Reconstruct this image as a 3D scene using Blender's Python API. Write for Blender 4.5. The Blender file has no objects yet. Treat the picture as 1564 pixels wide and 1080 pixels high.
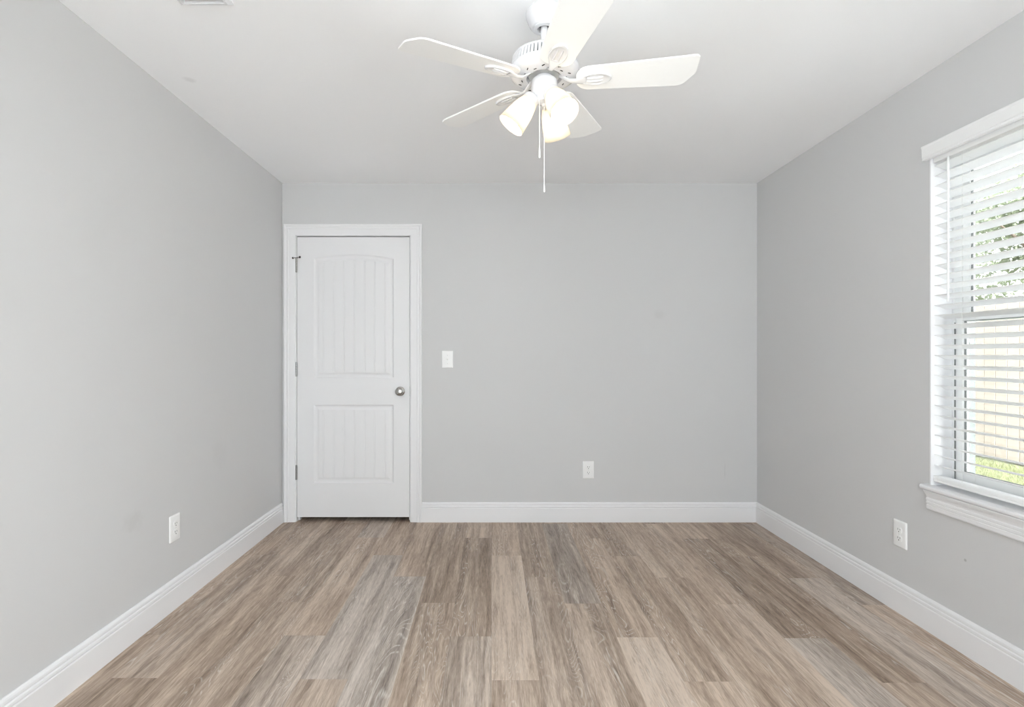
import bpy, bmesh, math, random
from mathutils import Vector, Matrix
PI = math.pi
SC = bpy.context.scene
COL = SC.collection
random.seed(7)

# ------------------------------------------------------------------ camera
FPX, W_PX, H_PX = 811.0, 1564.0, 1080.0
VPX, VPY, CAM_Z = 752.0, 542.0, 1.203
cam = bpy.data.cameras.new('camera')
cam.sensor_width = 36.0
cam.lens = FPX / W_PX * 36.0
cam.shift_x = (W_PX / 2 - VPX) / W_PX
cam.shift_y = -(H_PX / 2 - VPY) / W_PX
cam.clip_start = 0.02
cam_o = bpy.data.objects.new('camera', cam)
cam_o.location = (0, 0, CAM_Z)
cam_o.rotation_euler = (PI / 2, 0, 0)
COL.objects.link(cam_o)
SC.camera = cam_o

# room dimensions (metres): left wall, right wall, back wall, wall behind the camera, ceiling
XL, XR, YB, YF, ZC = -1.514, 1.906, 3.825, -0.75, 2.44
T = 0.16
# window in the right wall, and the unseen one added behind the camera for light
WY0, WY1, WZ0, WZ1, WX1 = 1.40, 2.314, 0.637, 2.07, 2.066
RX0, RX1, RZ0, RZ1 = -1.15, 1.50, 0.30, 2.15
# unseen windows added in both side walls to light the room, nearer than the frame shows
QY0, QY1 = -0.55, 0.95

# ------------------------------------------------------------------ world, sun, exposure
world = bpy.data.worlds.new('sky')
SC.world = world
world.use_nodes = True
wt = world.node_tree
bg = wt.nodes['Background']
bg.inputs['Color'].default_value = (0.955, 0.975, 1.0, 1)
# bright sky toward the sun side of the house (behind the camera), calmer sky over the fence
w_tc = wt.nodes.new('ShaderNodeTexCoord')
w_dot = wt.nodes.new('ShaderNodeVectorMath'); w_dot.operation = 'DOT_PRODUCT'
w_dot.inputs[1].default_value = (0.50, -0.83, 0.24)
w_map = wt.nodes.new('ShaderNodeMapRange'); w_map.interpolation_type = 'SMOOTHSTEP'
w_map.inputs['From Min'].default_value = -0.1
w_map.inputs['From Max'].default_value = 0.9
w_map.inputs['To Min'].default_value = 1.7
w_map.inputs['To Max'].default_value = 3.8
wt.links.new(w_tc.outputs['Generated'], w_dot.inputs[0])
wt.links.new(w_dot.outputs['Value'], w_map.inputs['Value'])
wt.links.new(w_map.outputs[0], bg.inputs['Strength'])
sun = bpy.data.lights.new('sun', 'SUN')
sun.energy = 13.0
sun.angle = math.radians(3)
sun.color = (0.98, 0.985, 1.0)
sun_o = bpy.data.objects.new('sun', sun)
sun_o.rotation_euler = Vector((0.10, 0.50, -0.80)).to_track_quat('-Z', 'Y').to_euler()
COL.objects.link(sun_o)

def portal(name, loc, rot, sx, sy):
    l = bpy.data.lights.new(name, 'AREA')
    l.shape = 'RECTANGLE'
    l.size, l.size_y = sx, sy
    l.cycles.is_portal = True
    o = bpy.data.objects.new(name, l)
    o.location, o.rotation_euler = loc, rot
    COL.objects.link(o)
portal('window_portal', (WX1 + 0.02, (WY0 + WY1) / 2, (WZ0 + WZ1) / 2), (0, PI / 2, 0), WZ1 - WZ0, WY1 - WY0)
portal('added_side_portal', (WX1 + 0.02, (QY0 + QY1) / 2, (WZ0 + WZ1) / 2), (0, PI / 2, 0), WZ1 - WZ0, QY1 - QY0)  # this and the next two serve the added unseen windows
portal('added_left_portal', (XL - T - 0.02, (QY0 + QY1) / 2, (WZ0 + WZ1) / 2), (0, -PI / 2, 0), WZ1 - WZ0, QY1 - QY0)
portal('added_rear_portal', ((RX0 + RX1) / 2, YF - 0.16, (RZ0 + RZ1) / 2), (PI / 2, 0, 0), RX1 - RX0, RZ1 - RZ0)

vs = SC.view_settings
vs.view_transform = 'Standard'
vs.look = 'None'
vs.gamma = 1.0
vs.use_curve_mapping = False
vs.exposure = 1.26
SC.cycles.use_denoising = True
SC.cycles.max_bounces = 14
SC.cycles.diffuse_bounces = 10
SC.cycles.transparent_max_bounces = 12
SC.cycles.caustics_reflective = False
SC.cycles.caustics_refractive = False
SC.cycles.sample_clamp_indirect = 6.0

# ------------------------------------------------------------------ materials
def srgb(r, g, b):
    f = lambda c: (c / 255 / 12.92) if c / 255 <= 0.04045 else ((c / 255 + 0.055) / 1.055) ** 2.4
    return (f(r), f(g), f(b), 1)

class NT:
    """small node-tree builder"""
    def __init__(self, name):
        self.m = bpy.data.materials.new(name)
        self.m.use_nodes = True
        self.t = self.m.node_tree
        self.bsdf = self.t.nodes['Principled BSDF']
    def n(self, kind, **kw):
        nd = self.t.nodes.new(kind)
        for k, v in kw.items():
            if k.startswith('i_'):
                nd.inputs[k[2:].replace('_', ' ')].default_value = v
            else:
                setattr(nd, k, v)
        return nd
    def l(self, a, b):
        self.t.links.new(a, b)
    def math(self, op, a, b=None, c=None, clamp=False):
        nd = self.t.nodes.new('ShaderNodeMath')
        nd.operation = op
        nd.use_clamp = clamp
        for i, v in enumerate((a, b, c)):
            if v is None: continue
            if isinstance(v, (int, float)): nd.inputs[i].default_value = v
            else: self.l(v, nd.inputs[i])
        return nd.outputs[0]
    def mix(self, fac, a, b, blend='MIX'):
        nd = self.t.nodes.new('ShaderNodeMix')
        nd.data_type = 'RGBA'
        nd.blend_type = blend
        for i, v in ((0, fac), (6, a), (7, b)):
            if isinstance(v, (int, float, tuple)): nd.inputs[i].default_value = v
            else: self.l(v, nd.inputs[i])
        return nd.outputs[2]
    def noise(self, vec, scale, detail=3, rough=0.5, dist=0.0):
        nd = self.n('ShaderNodeTexNoise')
        nd.inputs['Scale'].default_value = scale
        nd.inputs['Detail'].default_value = detail
        nd.inputs['Roughness'].default_value = rough
        nd.inputs['Distortion'].default_value = dist
        if vec is not None: self.l(vec, nd.inputs['Vector'])
        return nd.outputs['Fac']
    def remap(self, v, a, b, c=0.0, d=1.0):
        nd = self.n('ShaderNodeMapRange')
        nd.inputs['From Min'].default_value = a
        nd.inputs['From Max'].default_value = b
        nd.inputs['To Min'].default_value = c
        nd.inputs['To Max'].default_value = d
        self.l(v, nd.inputs['Value'])
        return nd.outputs[0]
    def bump(self, h, strength, dist=0.001):
        nd = self.n('ShaderNodeBump')
        nd.inputs['Strength'].default_value = strength
        nd.inputs['Distance'].default_value = dist
        self.l(h, nd.inputs['Height'])
        self.l(nd.outputs[0], self.bsdf.inputs['Normal'])
    def pos(self):
        return self.n('ShaderNodeNewGeometry').outputs['Position']

def plain(name, col, rough=0.5, metal=0.0, vary=0.03, scale=30.0, spec=0.5, bump=0.0):
    """paint, plastic or metal with a faint mottling"""
    k = NT(name)
    tc = k.n('ShaderNodeTexCoord').outputs['Object']
    f = k.noise(tc, scale, 3)
    dark = tuple(c * (1 - vary) for c in col[:3]) + (1,)
    k.l(k.mix(f, dark, col), k.bsdf.inputs['Base Color'])
    k.bsdf.inputs['Roughness'].default_value = rough
    k.bsdf.inputs['Metallic'].default_value = metal
    k.bsdf.inputs['Specular IOR Level'].default_value = spec
    if bump: k.bump(k.noise(tc, 260.0, 2), bump)
    return k.m

def paint(name, col, stains=(), rough=0.75, bump=0.12, spec=0.3):
    """rolled wall paint: orange-peel bump, faint roller mottling, and scuffs at fixed places"""
    k = NT(name)
    p = k.pos()
    big = k.noise(p, 1.6, 3)
    c = k.mix(big, tuple(x * 0.985 for x in col[:3]) + (1,), col)
    for (loc, rad, amt) in stains:
        d = k.n('ShaderNodeVectorMath', operation='SUBTRACT')
        k.l(p, d.inputs[0]); d.inputs[1].default_value = loc
        s = k.n('ShaderNodeVectorMath', operation='DIVIDE')
        k.l(d.outputs[0], s.inputs[0]); s.inputs[1].default_value = rad
        ln = k.n('ShaderNodeVectorMath', operation='LENGTH')
        k.l(s.outputs[0], ln.inputs[0])
        wob = k.math('ADD', ln.outputs['Value'], k.math('MULTIPLY', k.math('SUBTRACT', k.noise(p, 25.0, 4), 0.5), 1.3))
        m = k.remap(wob, 0.35, 1.0, amt, 0.0)
        c = k.mix(m, c, (0.22, 0.21, 0.20, 1))
    k.l(c, k.bsdf.inputs['Base Color'])
    k.bsdf.inputs['Roughness'].default_value = rough
    k.bsdf.inputs['Specular IOR Level'].default_value = spec
    k.bump(k.noise(p, 170.0, 2), bump, 0.0006)
    return k.m

WALL = (0.600, 0.600, 0.606, 1)
M_wall = paint('wall_paint', WALL, [((XL, 2.24, 0.50), (0.2, 0.075, 0.06), 0.09),
                                    ((XL, 2.95, 0.66), (0.2, 0.10, 0.11), 0.04),
                                    ((XR, 2.14, 0.375), (0.2, 0.007, 0.007), 0.5),
                                    ((XR, 1.78, 0.31), (0.2, 0.03, 0.02), 0.12),
                                    ((1.20, YB, 1.49), (0.05, 0.2, 0.04), 0.06),
                                    ((1.675, YB, 0.37), (0.006, 0.2, 0.09), 0.10)])
M_ceil = paint('ceiling_paint', (0.885, 0.89, 0.905, 1), [((-1.362, 2.39, ZC), (0.03, 0.03, 0.2), 0.13)], 0.85, 0.08, 0.2)
M_trim = plain('trim_paint', (0.78, 0.78, 0.795, 1), 0.38, vary=0.012)
M_door = plain('door_paint', (0.76, 0.76, 0.775, 1), 0.42, vary=0.012)
M_plast = plain('white_plastic', (0.84, 0.84, 0.84, 1), 0.35, vary=0.01)
M_slot = plain('dark_slot', (0.02, 0.02, 0.02, 1), 0.6)
M_nickel = plain('satin_nickel', (0.50, 0.49, 0.47, 1), 0.22, 1.0, vary=0.08)
M_hinge = plain('hinge_steel', (0.36, 0.36, 0.36, 1), 0.35, 1.0, vary=0.10)
M_rubber = plain('dark_rubber', (0.05, 0.05, 0.05, 1), 0.7)
M_fan = plain('fan_enamel', (0.72, 0.72, 0.74, 1), 0.22, vary=0.01)
M_blade = plain('fan_blade_laminate', (0.90, 0.90, 0.895, 1), 0.30, vary=0.015, scale=9)
M_slat = plain('blind_white', (0.83, 0.835, 0.84, 1), 0.4, vary=0.012)
M_vinyl = plain('window_vinyl', (0.82, 0.83, 0.83, 1), 0.4, vary=0.012)
M_ext = plain('exterior_paint', (0.27, 0.30, 0.285, 1), 0.6)
M_gasket = plain('gasket', (0.22, 0.23, 0.23, 1), 0.6)
M_cord = plain('white_cord', (0.80, 0.80, 0.78, 1), 0.8)
M_steel = plain('chain_metal', (0.75, 0.74, 0.72, 1), 0.3, 0.6)
M_hall = plain('hall_shadowed_plaster', (0.25, 0.24, 0.23, 1), 0.9)

def mat_shade():
    k = NT('frosted_glass_shade')
    tc = k.n('ShaderNodeTexCoord').outputs['Object']
    f = k.noise(tc, 18.0, 2)
    col = k.mix(f, (0.93, 0.88, 0.78, 1), (0.95, 0.90, 0.82, 1))
    tr = k.n('ShaderNodeBsdfTranslucent'); df = k.n('ShaderNodeBsdfDiffuse'); gl = k.n('ShaderNodeBsdfGlossy')
    gl.inputs['Roughness'].default_value = 0.25
    tr.inputs['Color'].default_value = (0.84, 0.79, 0.68, 1); df.inputs['Color'].default_value = (0.55, 0.52, 0.46, 1)
    m1 = k.n('ShaderNodeMixShader'); m1.inputs[0].default_value = 0.5
    k.l(tr.outputs[0], m1.inputs[1]); k.l(df.outputs[0], m1.inputs[2])
    fr = k.n('ShaderNodeFresnel'); fr.inputs['IOR'].default_value = 1.35
    m2 = k.n('ShaderNodeMixShader')
    k.l(fr.outputs[0], m2.inputs[0]); k.l(m1.outputs[0], m2.inputs[1]); k.l(gl.outputs[0], m2.inputs[2])
    k.l(m2.outputs[0], k.t.nodes['Material Output'].inputs['Surface'])
    return k.m
M_shade = mat_shade()

def mat_bulb():
    k = NT('lit_bulb')
    e = k.n('ShaderNodeEmission')
    e.inputs['Color'].default_value = (1.0, 0.925, 0.82, 1)
    e.inputs['Strength'].default_value = 26.0
    k.l(e.outputs[0], k.t.nodes['Material Output'].inputs['Surface'])
    return k.m
M_bulb = mat_bulb()

def mat_glass():
    k = NT('window_glass')
    tr = k.n('ShaderNodeBsdfTransparent'); gl = k.n('ShaderNodeBsdfGlossy')
    tr.inputs['Color'].default_value = (0.93, 0.95, 0.945, 1)
    gl.inputs['Roughness'].default_value = 0.02
    fr = k.n('ShaderNodeFresnel'); fr.inputs['IOR'].default_value = 1.3
    m = k.n('ShaderNodeMixShader')
    k.l(fr.outputs[0], m.inputs[0]); k.l(tr.outputs[0], m.inputs[1]); k.l(gl.outputs[0], m.inputs[2])
    k.l(m.outputs[0], k.t.nodes['Material Output'].inputs['Surface'])
    return k.m
M_glass = mat_glass()

def mat_floor():
    k = NT('vinyl_plank_oak')
    p = k.pos()
    seed = k.n('ShaderNodeAttribute', attribute_name='seed').outputs['Fac']
    tone = k.n('ShaderNodeAttribute', attribute_name='tone').outputs['Fac']
    grey = k.n('ShaderNodeAttribute', attribute_name='grey').outputs['Fac']
    off = k.n('ShaderNodeCombineXYZ')
    k.l(k.math('MULTIPLY', seed, 37.0), off.inputs['X'])
    k.l(k.math('MULTIPLY', seed, 91.0), off.inputs['Y'])
    k.l(k.math('MULTIPLY', seed, 13.0), off.inputs['Z'])
    add = k.n('ShaderNodeVectorMath', operation='ADD')
    k.l(p, add.inputs[0]); k.l(off.outputs[0], add.inputs[1])
    def stretched(sx, sy):
        v = k.n('ShaderNodeVectorMath', operation='MULTIPLY')
        k.l(add.outputs[0], v.inputs[0]); v.inputs[1].default_value = (sx, sy, 1)
        return v.outputs[0]
    broad = k.noise(stretched(13.0, 0.55), 1.0, 3, 0.55, 0.4)       # wide streaks
    mid = k.noise(stretched(48.0, 3.6), 1.0, 6, 0.66, 0.7)        # fibre bundles
    fine = k.noise(stretched(240.0, 20.0), 1.0, 3, 0.65)            # pores
    cath = k.noise(stretched(7.0, 0.75), 1.0, 2, 0.5, 0.9)        # cathedral figure
    rings = k.math('PINGPONG', k.math('MULTIPLY', cath, 74.0), 1.0)
    lime = k.remap(rings, 0.66, 0.97)                             # limed lines
    mask = k.remap(k.noise(stretched(9.0, 0.55), 1.0, 2), 0.47, 0.60)
    brk = k.remap(k.noise(stretched(150.0, 14.0), 1.0, 2), 0.36, 0.56)
    lime = k.math('MULTIPLY', k.math('MULTIPLY', lime, mask), brk)
    # value: plank tone + streaks
    v = k.math('ADD', tone, k.math('MULTIPLY', k.math('SUBTRACT', broad, 0.5), 1.35))
    v = k.math('ADD', v, k.math('MULTIPLY', k.math('SUBTRACT', mid, 0.5), 1.5))
    v = k.math('ADD', v, k.math('MULTIPLY', k.math('SUBTRACT', fine, 0.5), 0.85), clamp=True)
    ramp = k.n('ShaderNodeValToRGB')
    cr = ramp.color_ramp
    cr.elements[0].position = 0.0; cr.elements[0].color = FLOOR_D
    cr.elements[1].position = 1.0; cr.elements[1].color = FLOOR_L
    e = cr.elements.new(0.5); e.color = FLOOR_M
    k.l(v, ramp.inputs['Fac'])
    hsv = k.n('ShaderNodeHueSaturation')
    k.l(ramp.outputs['Color'], hsv.inputs['Color'])
    k.l(k.math('SUBTRACT', 1.0, k.math('MULTIPLY', grey, 0.36)), hsv.inputs['Saturation'])
    c = k.mix(k.math('MULTIPLY', lime, 0.60), hsv.outputs['Color'], FLOOR_LIME)
    fleck = k.math('MULTIPLY', k.remap(k.noise(stretched(85.0, 9.0), 1.0, 3, 0.6), 0.60, 0.74), 0.42)
    c = k.mix(fleck, c, FLOOR_D)
    # knots: small dark spots
    vor = k.n('ShaderNodeTexVoronoi'); vor.inputs['Scale'].default_value = 1.0
    k.l(stretched(5.5, 2.4), vor.inputs['Vector'])
    knot = k.remap(vor.outputs['Distance'], 0.02, 0.085, 0.55, 0.0)
    c = k.mix(knot, c, FLOOR_KNOT)
    k.l(c, k.bsdf.inputs['Base Color'])
    k.l(k.remap(fine, 0.3, 0.7, 0.42, 0.55), k.bsdf.inputs['Roughness'])
    k.bsdf.inputs['Specular IOR Level'].default_value = 0.35
    k.bump(k.math('ADD', fine, k.math('MULTIPLY', mid, 0.5)), 0.10, 0.0006)
    return k.m
FLOOR_D = (0.150, 0.104, 0.075, 1)
FLOOR_M = (0.372, 0.283, 0.219, 1)
FLOOR_L = (0.615, 0.500, 0.405, 1)
FLOOR_LIME = (0.72, 0.68, 0.63, 1)
FLOOR_KNOT = (0.13, 0.095, 0.075, 1)
M_floor = mat_floor()

def mat_wood_fence():
    k = NT('fence_cedar')
    tc = k.n('ShaderNodeTexCoord').outputs['Object']
    mp = k.n('ShaderNodeMapping'); mp.inputs['Scale'].default_value = (1, 6, 0.8)
    k.l(tc, mp.inputs['Vector'])
    a = k.noise(mp.outputs[0], 3.0, 5, 0.6)
    sp = k.n('ShaderNodeSeparateXYZ'); k.l(tc, sp.inputs[0])
    wn = k.n('ShaderNodeTexWhiteNoise', noise_dimensions='1D')
    k.l(k.math('FLOOR', k.math('DIVIDE', sp.outputs['Y'], 0.139)), wn.inputs['W'])
    a = k.math('ADD', k.math('MULTIPLY', a, 0.5), k.math('MULTIPLY', wn.outputs['Value'], 0.6), clamp=True)
    k.l(k.mix(a, (0.27, 0.225, 0.19, 1), (0.40, 0.345, 0.30, 1)), k.bsdf.inputs['Base Color'])
    k.bsdf.inputs['Roughness'].default_value = 0.85
    return k.m
M_fence = mat_wood_fence()

def mottled(name, a, b, scale, rough=0.9):
    k = NT(name)
    f = k.noise(k.pos(), scale, 4, 0.6)
    k.l(k.mix(f, a, b), k.bsdf.inputs['Base Color'])
    k.bsdf.inputs['Roughness'].default_value = rough
    return k.m
M_lawn = mottled('lawn_soil_green', (0.07, 0.075, 0.035, 1), (0.10, 0.105, 0.05, 1), 7.0)
M_grass = mottled('grass_green', (0.11, 0.125, 0.05, 1), (0.17, 0.18, 0.08, 1), 9.0)
M_concrete = mottled('pale_concrete', (0.62, 0.61, 0.60, 1), (0.72, 0.71, 0.70, 1), 5.0)  # pale tone raised so the unseen ground bounces more light indoors
M_bark = mottled('bark', (0.12, 0.09, 0.07, 1), (0.24, 0.19, 0.15, 1), 14.0)

def mat_leaf(name, a, b):
    k = NT(name)
    f = k.noise(k.pos(), 5.0, 3)
    col = k.mix(f, a, b)
    tr = k.n('ShaderNodeBsdfTranslucent')
    k.l(col, tr.inputs['Color']); k.l(col, k.bsdf.inputs['Base Color'])
    k.bsdf.inputs['Roughness'].default_value = 0.45
    m = k.n('ShaderNodeMixShader'); m.inputs[0].default_value = 0.4
    k.l(k.bsdf.outputs[0], m.inputs[1]); k.l(tr.outputs[0], m.inputs[2])
    k.l(m.outputs[0], k.t.nodes['Material Output'].inputs['Surface'])
    return k.m
M_leaf = [mat_leaf('leaf_dark', (0.20, 0.235, 0.15, 1), (0.40, 0.44, 0.31, 1)),
          mat_leaf('leaf_pale', (0.26, 0.30, 0.20, 1), (0.46, 0.49, 0.37, 1))]

# ------------------------------------------------------------------ mesh helpers
def obj(name, bm, mat, parent=None, smooth=False, bevel=0.0, mats=None, seg=2):
    me = bpy.data.meshes.new(name)
    bmesh.ops.recalc_face_normals(bm, faces=bm.faces)
    bm.to_mesh(me); bm.free()
    for m in ([mat] if mats is None else mats): me.materials.append(m)
    if smooth:
        for p in me.polygons: p.use_smooth = True
    o = bpy.data.objects.new(name, me)
    COL.objects.link(o)
    if bevel:
        md = o.modifiers.new('bevel', 'BEVEL')
        md.width = bevel; md.segments = seg; md.limit_method = 'ANGLE'; md.angle_limit = math.radians(40)
    if smooth:
        try:
            me.set_sharp_from_angle(angle=math.radians(38))
        except Exception:
            pass
    if parent: o.parent = parent
    return o

def empty(name, loc=(0, 0, 0), rot=(0, 0, 0), parent=None):
    o = bpy.data.objects.new(name, None)
    o.empty_display_size = 0.1
    o.location, o.rotation_euler = loc, rot
    COL.objects.link(o)
    if parent: o.parent = parent
    return o

def tag(o, label=None, cat=None, group=None, kind=None):
    if label: o['label'] = label
    if cat: o['category'] = cat
    if group: o['group'] = group
    if kind: o['kind'] = kind
    return o

def box(bm, x0, x1, y0, y1, z0, z1, mi=0, rot=None):
    vs_ = [Vector((x, y, z)) for x in (x0, x1) for y in (y0, y1) for z in (z0, z1)]
    if rot: vs_ = [rot @ v for v in vs_]
    v = [bm.verts.new(c) for c in vs_]
    for q in ((0, 1, 3, 2), (4, 6, 7, 5), (0, 4, 5, 1), (2, 3, 7, 6), (0, 2, 6, 4), (1, 5, 7, 3)):
        bm.faces.new([v[i] for i in q]).material_index = mi
    return bm

def NB(): return bmesh.new()

def lathe(bm, prof, seg=48, m=None, mi=0, closed=False):
    """revolve (r, z) profile about z"""
    m = m or Matrix.Identity(4)
    rings = []
    for r, z in prof:
        if r < 1e-6: rings.append([bm.verts.new(m @ Vector((0, 0, z)))])
        else: rings.append([bm.verts.new(m @ Vector((r * math.cos(2 * PI * i / seg), r * math.sin(2 * PI * i / seg), z))) for i in range(seg)])
    pairs = list(zip(rings[:-1], rings[1:]))
    if closed: pairs.append((rings[-1], rings[0]))
    for a, b in pairs:
        for i in range(seg):
            j = (i + 1) % seg
            if len(a) == 1 and len(b) == 1: continue
            if len(a) == 1: f = bm.faces.new((a[0], b[i], b[j]))
            elif len(b) == 1: f = bm.faces.new((a[i], a[j], b[0]))
            else: f = bm.faces.new((a[i], a[j], b[j], b[i]))
            f.material_index = mi
    return bm

def align(p, d):
    """matrix: local +z along d, origin at p"""
    return Matrix.Translation(p) @ Vector(d).to_track_quat('Z', 'Y').to_matrix().to_4x4()

def tube(bm, pts, rad, seg=10, mi=0):
    pts = [Vector(p) for p in pts]
    rads = rad if isinstance(rad, (list, tuple)) else [rad] * len(pts)
    rings = []
    for i, p in enumerate(pts):
        d = (pts[min(i + 1, len(pts) - 1)] - pts[max(i - 1, 0)]).normalized()
        q = d.to_track_quat('Z', 'Y').to_matrix()
        rings.append([bm.verts.new(p + q @ Vector((rads[i] * math.cos(2 * PI * k / seg), rads[i] * math.sin(2 * PI * k / seg), 0))) for k in range(seg)])
    for a, b in zip(rings[:-1], rings[1:]):
        for k in range(seg):
            bm.faces.new((a[k], a[(k + 1) % seg], b[(k + 1) % seg], b[k])).material_index = mi
    bm.faces.new(rings[0]).material_index = mi
    bm.faces.new(list(reversed(rings[-1]))).material_index = mi
    return bm

def loft(bm, rings, caps=True, closed=True, mi=0):
    """join equal-length point rings with quads"""
    R = [[bm.verts.new(p) for p in r] for r in rings]
    n = len(R[0])
    for a, b in zip(R[:-1], R[1:]):
        for k in range(n if closed else n - 1):
            bm.faces.new((a[k], a[(k + 1) % n], b[(k + 1) % n], b[k])).material_index = mi
    if caps:
        bm.faces.new(R[0]).material_index = mi
        bm.faces.new(list(reversed(R[-1]))).material_index = mi
    return R

# ------------------------------------------------------------------ room shell
T = 0.16
def struct(o, label, cat):
    return tag(o, label, cat, None, 'structure')

def wall_with_hole(bm, axis, a0, a1, p0, p1, h0, h1, z0, z1):
    """wall slab from a0..a1 along one axis, p0..p1 thick, with a hole h0..h1, z0..z1"""
    def b(u0, u1, w0, w1):
        if u1 - u0 < 1e-4 or w1 - w0 < 1e-4: return
        if axis == 'x': box(bm, u0, u1, p0, p1, w0, w1)
        else: box(bm, p0, p1, u0, u1, w0, w1)
    b(a0, h0, 0, ZC); b(h1, a1, 0, ZC); b(h0, h1, 0, z0); b(h0, h1, z1, ZC)
    bmesh.ops.remove_doubles(bm, verts=bm.verts, dist=1e-5)
    return bm

bm = wall_with_hole(NB(), 'y', YF - T, YB + T, XL - T, XL, QY0, QY1, WZ0, WZ1)
struct(obj('wall_left', bm, M_wall), 'long light grey painted wall on the left, with one outlet', 'wall')
bm = wall_with_hole(NB(), 'y', (QY1 + WY0) / 2, YB + T, XR, WX1, WY0, WY1, WZ0 - 0.02, WZ1)
wall_with_hole(bm, 'y', YF - T, (QY1 + WY0) / 2, XR, WX1, QY0, QY1, WZ0, WZ1)
struct(obj('wall_right', bm, M_wall), 'light grey painted wall on the right, holding the window', 'wall')
DX0, DX1, DZ0, DZ1 = -1.408, -0.597, 0.033, 2.052           # door slab
bm = wall_with_hole(NB(), 'x', XL, XR, YB, YB + T, DX0 - 0.022, DX1 + 0.022, 0.0, DZ1 + 0.022)
struct(obj('wall_back', bm, M_wall), 'light grey painted end wall around the white door', 'wall')
bm = wall_with_hole(NB(), 'x', XL, XR, YF - T, YF, RX0, RX1, RZ0, RZ1)
struct(obj('wall_front', bm, M_wall), 'light grey painted wall behind the camera with an opening for the added window', 'wall')
struct(obj('ceiling', box(NB(), XL - T, WX1, YF - T, YB + T + 1.0, ZC, ZC + 0.12), M_ceil), 'flat off-white painted ceiling with one faint round mark', 'ceiling')
bm = box(NB(), DX0 - 0.2, DX1 + 0.2, YB + T + 0.9, YB + T + 0.95, 0, ZC)
box(bm, DX0 - 0.25, DX0 - 0.2, YB + T, YB + T + 0.95, 0, ZC)
box(bm, DX1 + 0.2, DX1 + 0.25, YB + T, YB + T + 0.95, 0, ZC)
struct(obj('hall_light_block', bm, M_hall), 'hall walls added behind the closed door to keep outside light out', 'wall')  # closes off the doorway so no outside light leaks in
struct(obj('trim_1', box(NB(), XL - T, WX1, YF - T, YB + T + 1.0, -0.14, -0.012), M_concrete), 'concrete slab under the floor planks', 'slab')

# floor: vinyl planks, 0.1775 x 1.219 m, each row shifted by a quarter plank
PW, PL, PX0 = 0.1775, 1.2192, -0.004
light = {(0, 1.959), (3, 1.04), (-1, 3.497), (6, 1.32), (5, 2.85), (-4, 0.75), (4, 0.73), (-5, 2.27), (8, 0.71), (10, 1.3)}
TONES = {}
def plank_tone(k, i):
    r = random.Random(k * 131 + i * 17 + 5)
    return 0.50 + r.uniform(-0.09, 0.09), max(0.0, r.uniform(-0.6, 0.7))
SPECIAL = {(0, 0): (0.86, 0.15), (3, -1): (0.84, 0.2), (-1, 1): (0.66, 0.1), (-1, 0): (0.36, 0.1), (7, 0): (0.34, 0.0),
           (7, -1): (0.55, 0.9), (6, -1): (0.68, 0.1), (6, 0): (0.60, 0.0), (5, 0): (0.62, 0.0), (5, -1): (0.55, 0.0), (8, 0): (0.37, 0.0), (9, 0): (0.38, 0.1), (9, 1): (0.36, 0.1),
           (2, 0): (0.56, 0.8), (-4, 0): (0.52, 0.95), (-3, -1): (0.50, 1.0), (-4, -1): (0.64, 0.2), (-2, 0): (0.42, 0.1), (-2, -1): (0.50, 0.1),
           (4, -1): (0.64, 0.0), (8, -1): (0.52, 0.1), (10, -1): (0.54, 0.0), (10, 0): (0.40, 0.5), (1, 0): (0.40, 0.2), (1, -1): (0.52, 0.3), (1, -2): (0.5, 0.2),
           (-5, -1): (0.42, 0.6), (-5, 0): (0.56, 0.0), (-6, 0): (0.42, 0.1), (-6, -1): (0.50, 0.1), (-7, 0): (0.40, 0.1), (-8, 0): (0.42, 0.2), (0, -1): (0.54, 0.2), (2, -1): (0.52, 0.2)}
bm = NB()
lay = {n: bm.faces.layers.float.new(n) for n in ('seed', 'tone', 'grey')}
k0 = math.floor((XL - PX0) / PW); k1 = math.ceil((XR - PX0) / PW)
for k in range(k0, k1):
    xa, xb = max(XL, PX0 + k * PW), min(XR, PX0 + (k + 1) * PW)
    j0 = 1.962 - 0.3066 * k
    j0 = j0 - PL * math.floor((j0 - 1.7) / PL)            # first joint beyond y = 1.7
    ylim = YB + 0.9 if (xa > DX0 - 0.19 and xb < DX1 + 0.19) else YB + 0.003
    for i in range(-3, 4):
        ya, yb = max(YF, j0 + i * PL), min(ylim, j0 + (i + 1) * PL)
        if yb - ya < 0.002: continue
        g = 0.0002
        vv = [(xa + g, ya + g), (xb - g, ya + g), (xb - g, yb - g), (xa + g, yb - g)]
        top = [bm.verts.new((x, y, 0)) for x, y in vv]
        bot = [bm.verts.new((x + sx * g * 0.9, y + sy * g * 0.9, -0.012)) for (x, y), (sx, sy) in zip(vv, ((-1, -1), (1, -1), (1, 1), (-1, 1)))]
        fs = [bm.faces.new(top)]
        for q in range(4): fs.append(bm.faces.new((top[q], bot[q], bot[(q + 1) % 4], top[(q + 1) % 4])))
        t, gy = SPECIAL.get((k, i), plank_tone(k, i))
        t = 0.56 + (t - 0.5) * 0.80
        sd = random.Random(k * 977 + i * 71).random()
        for f in fs:
            f[lay['seed']] = sd; f[lay['tone']] = t; f[lay['grey']] = gy
struct(obj('floor', bm, M_floor), 'greyish oak vinyl plank floor running toward the door', 'floor')

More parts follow.
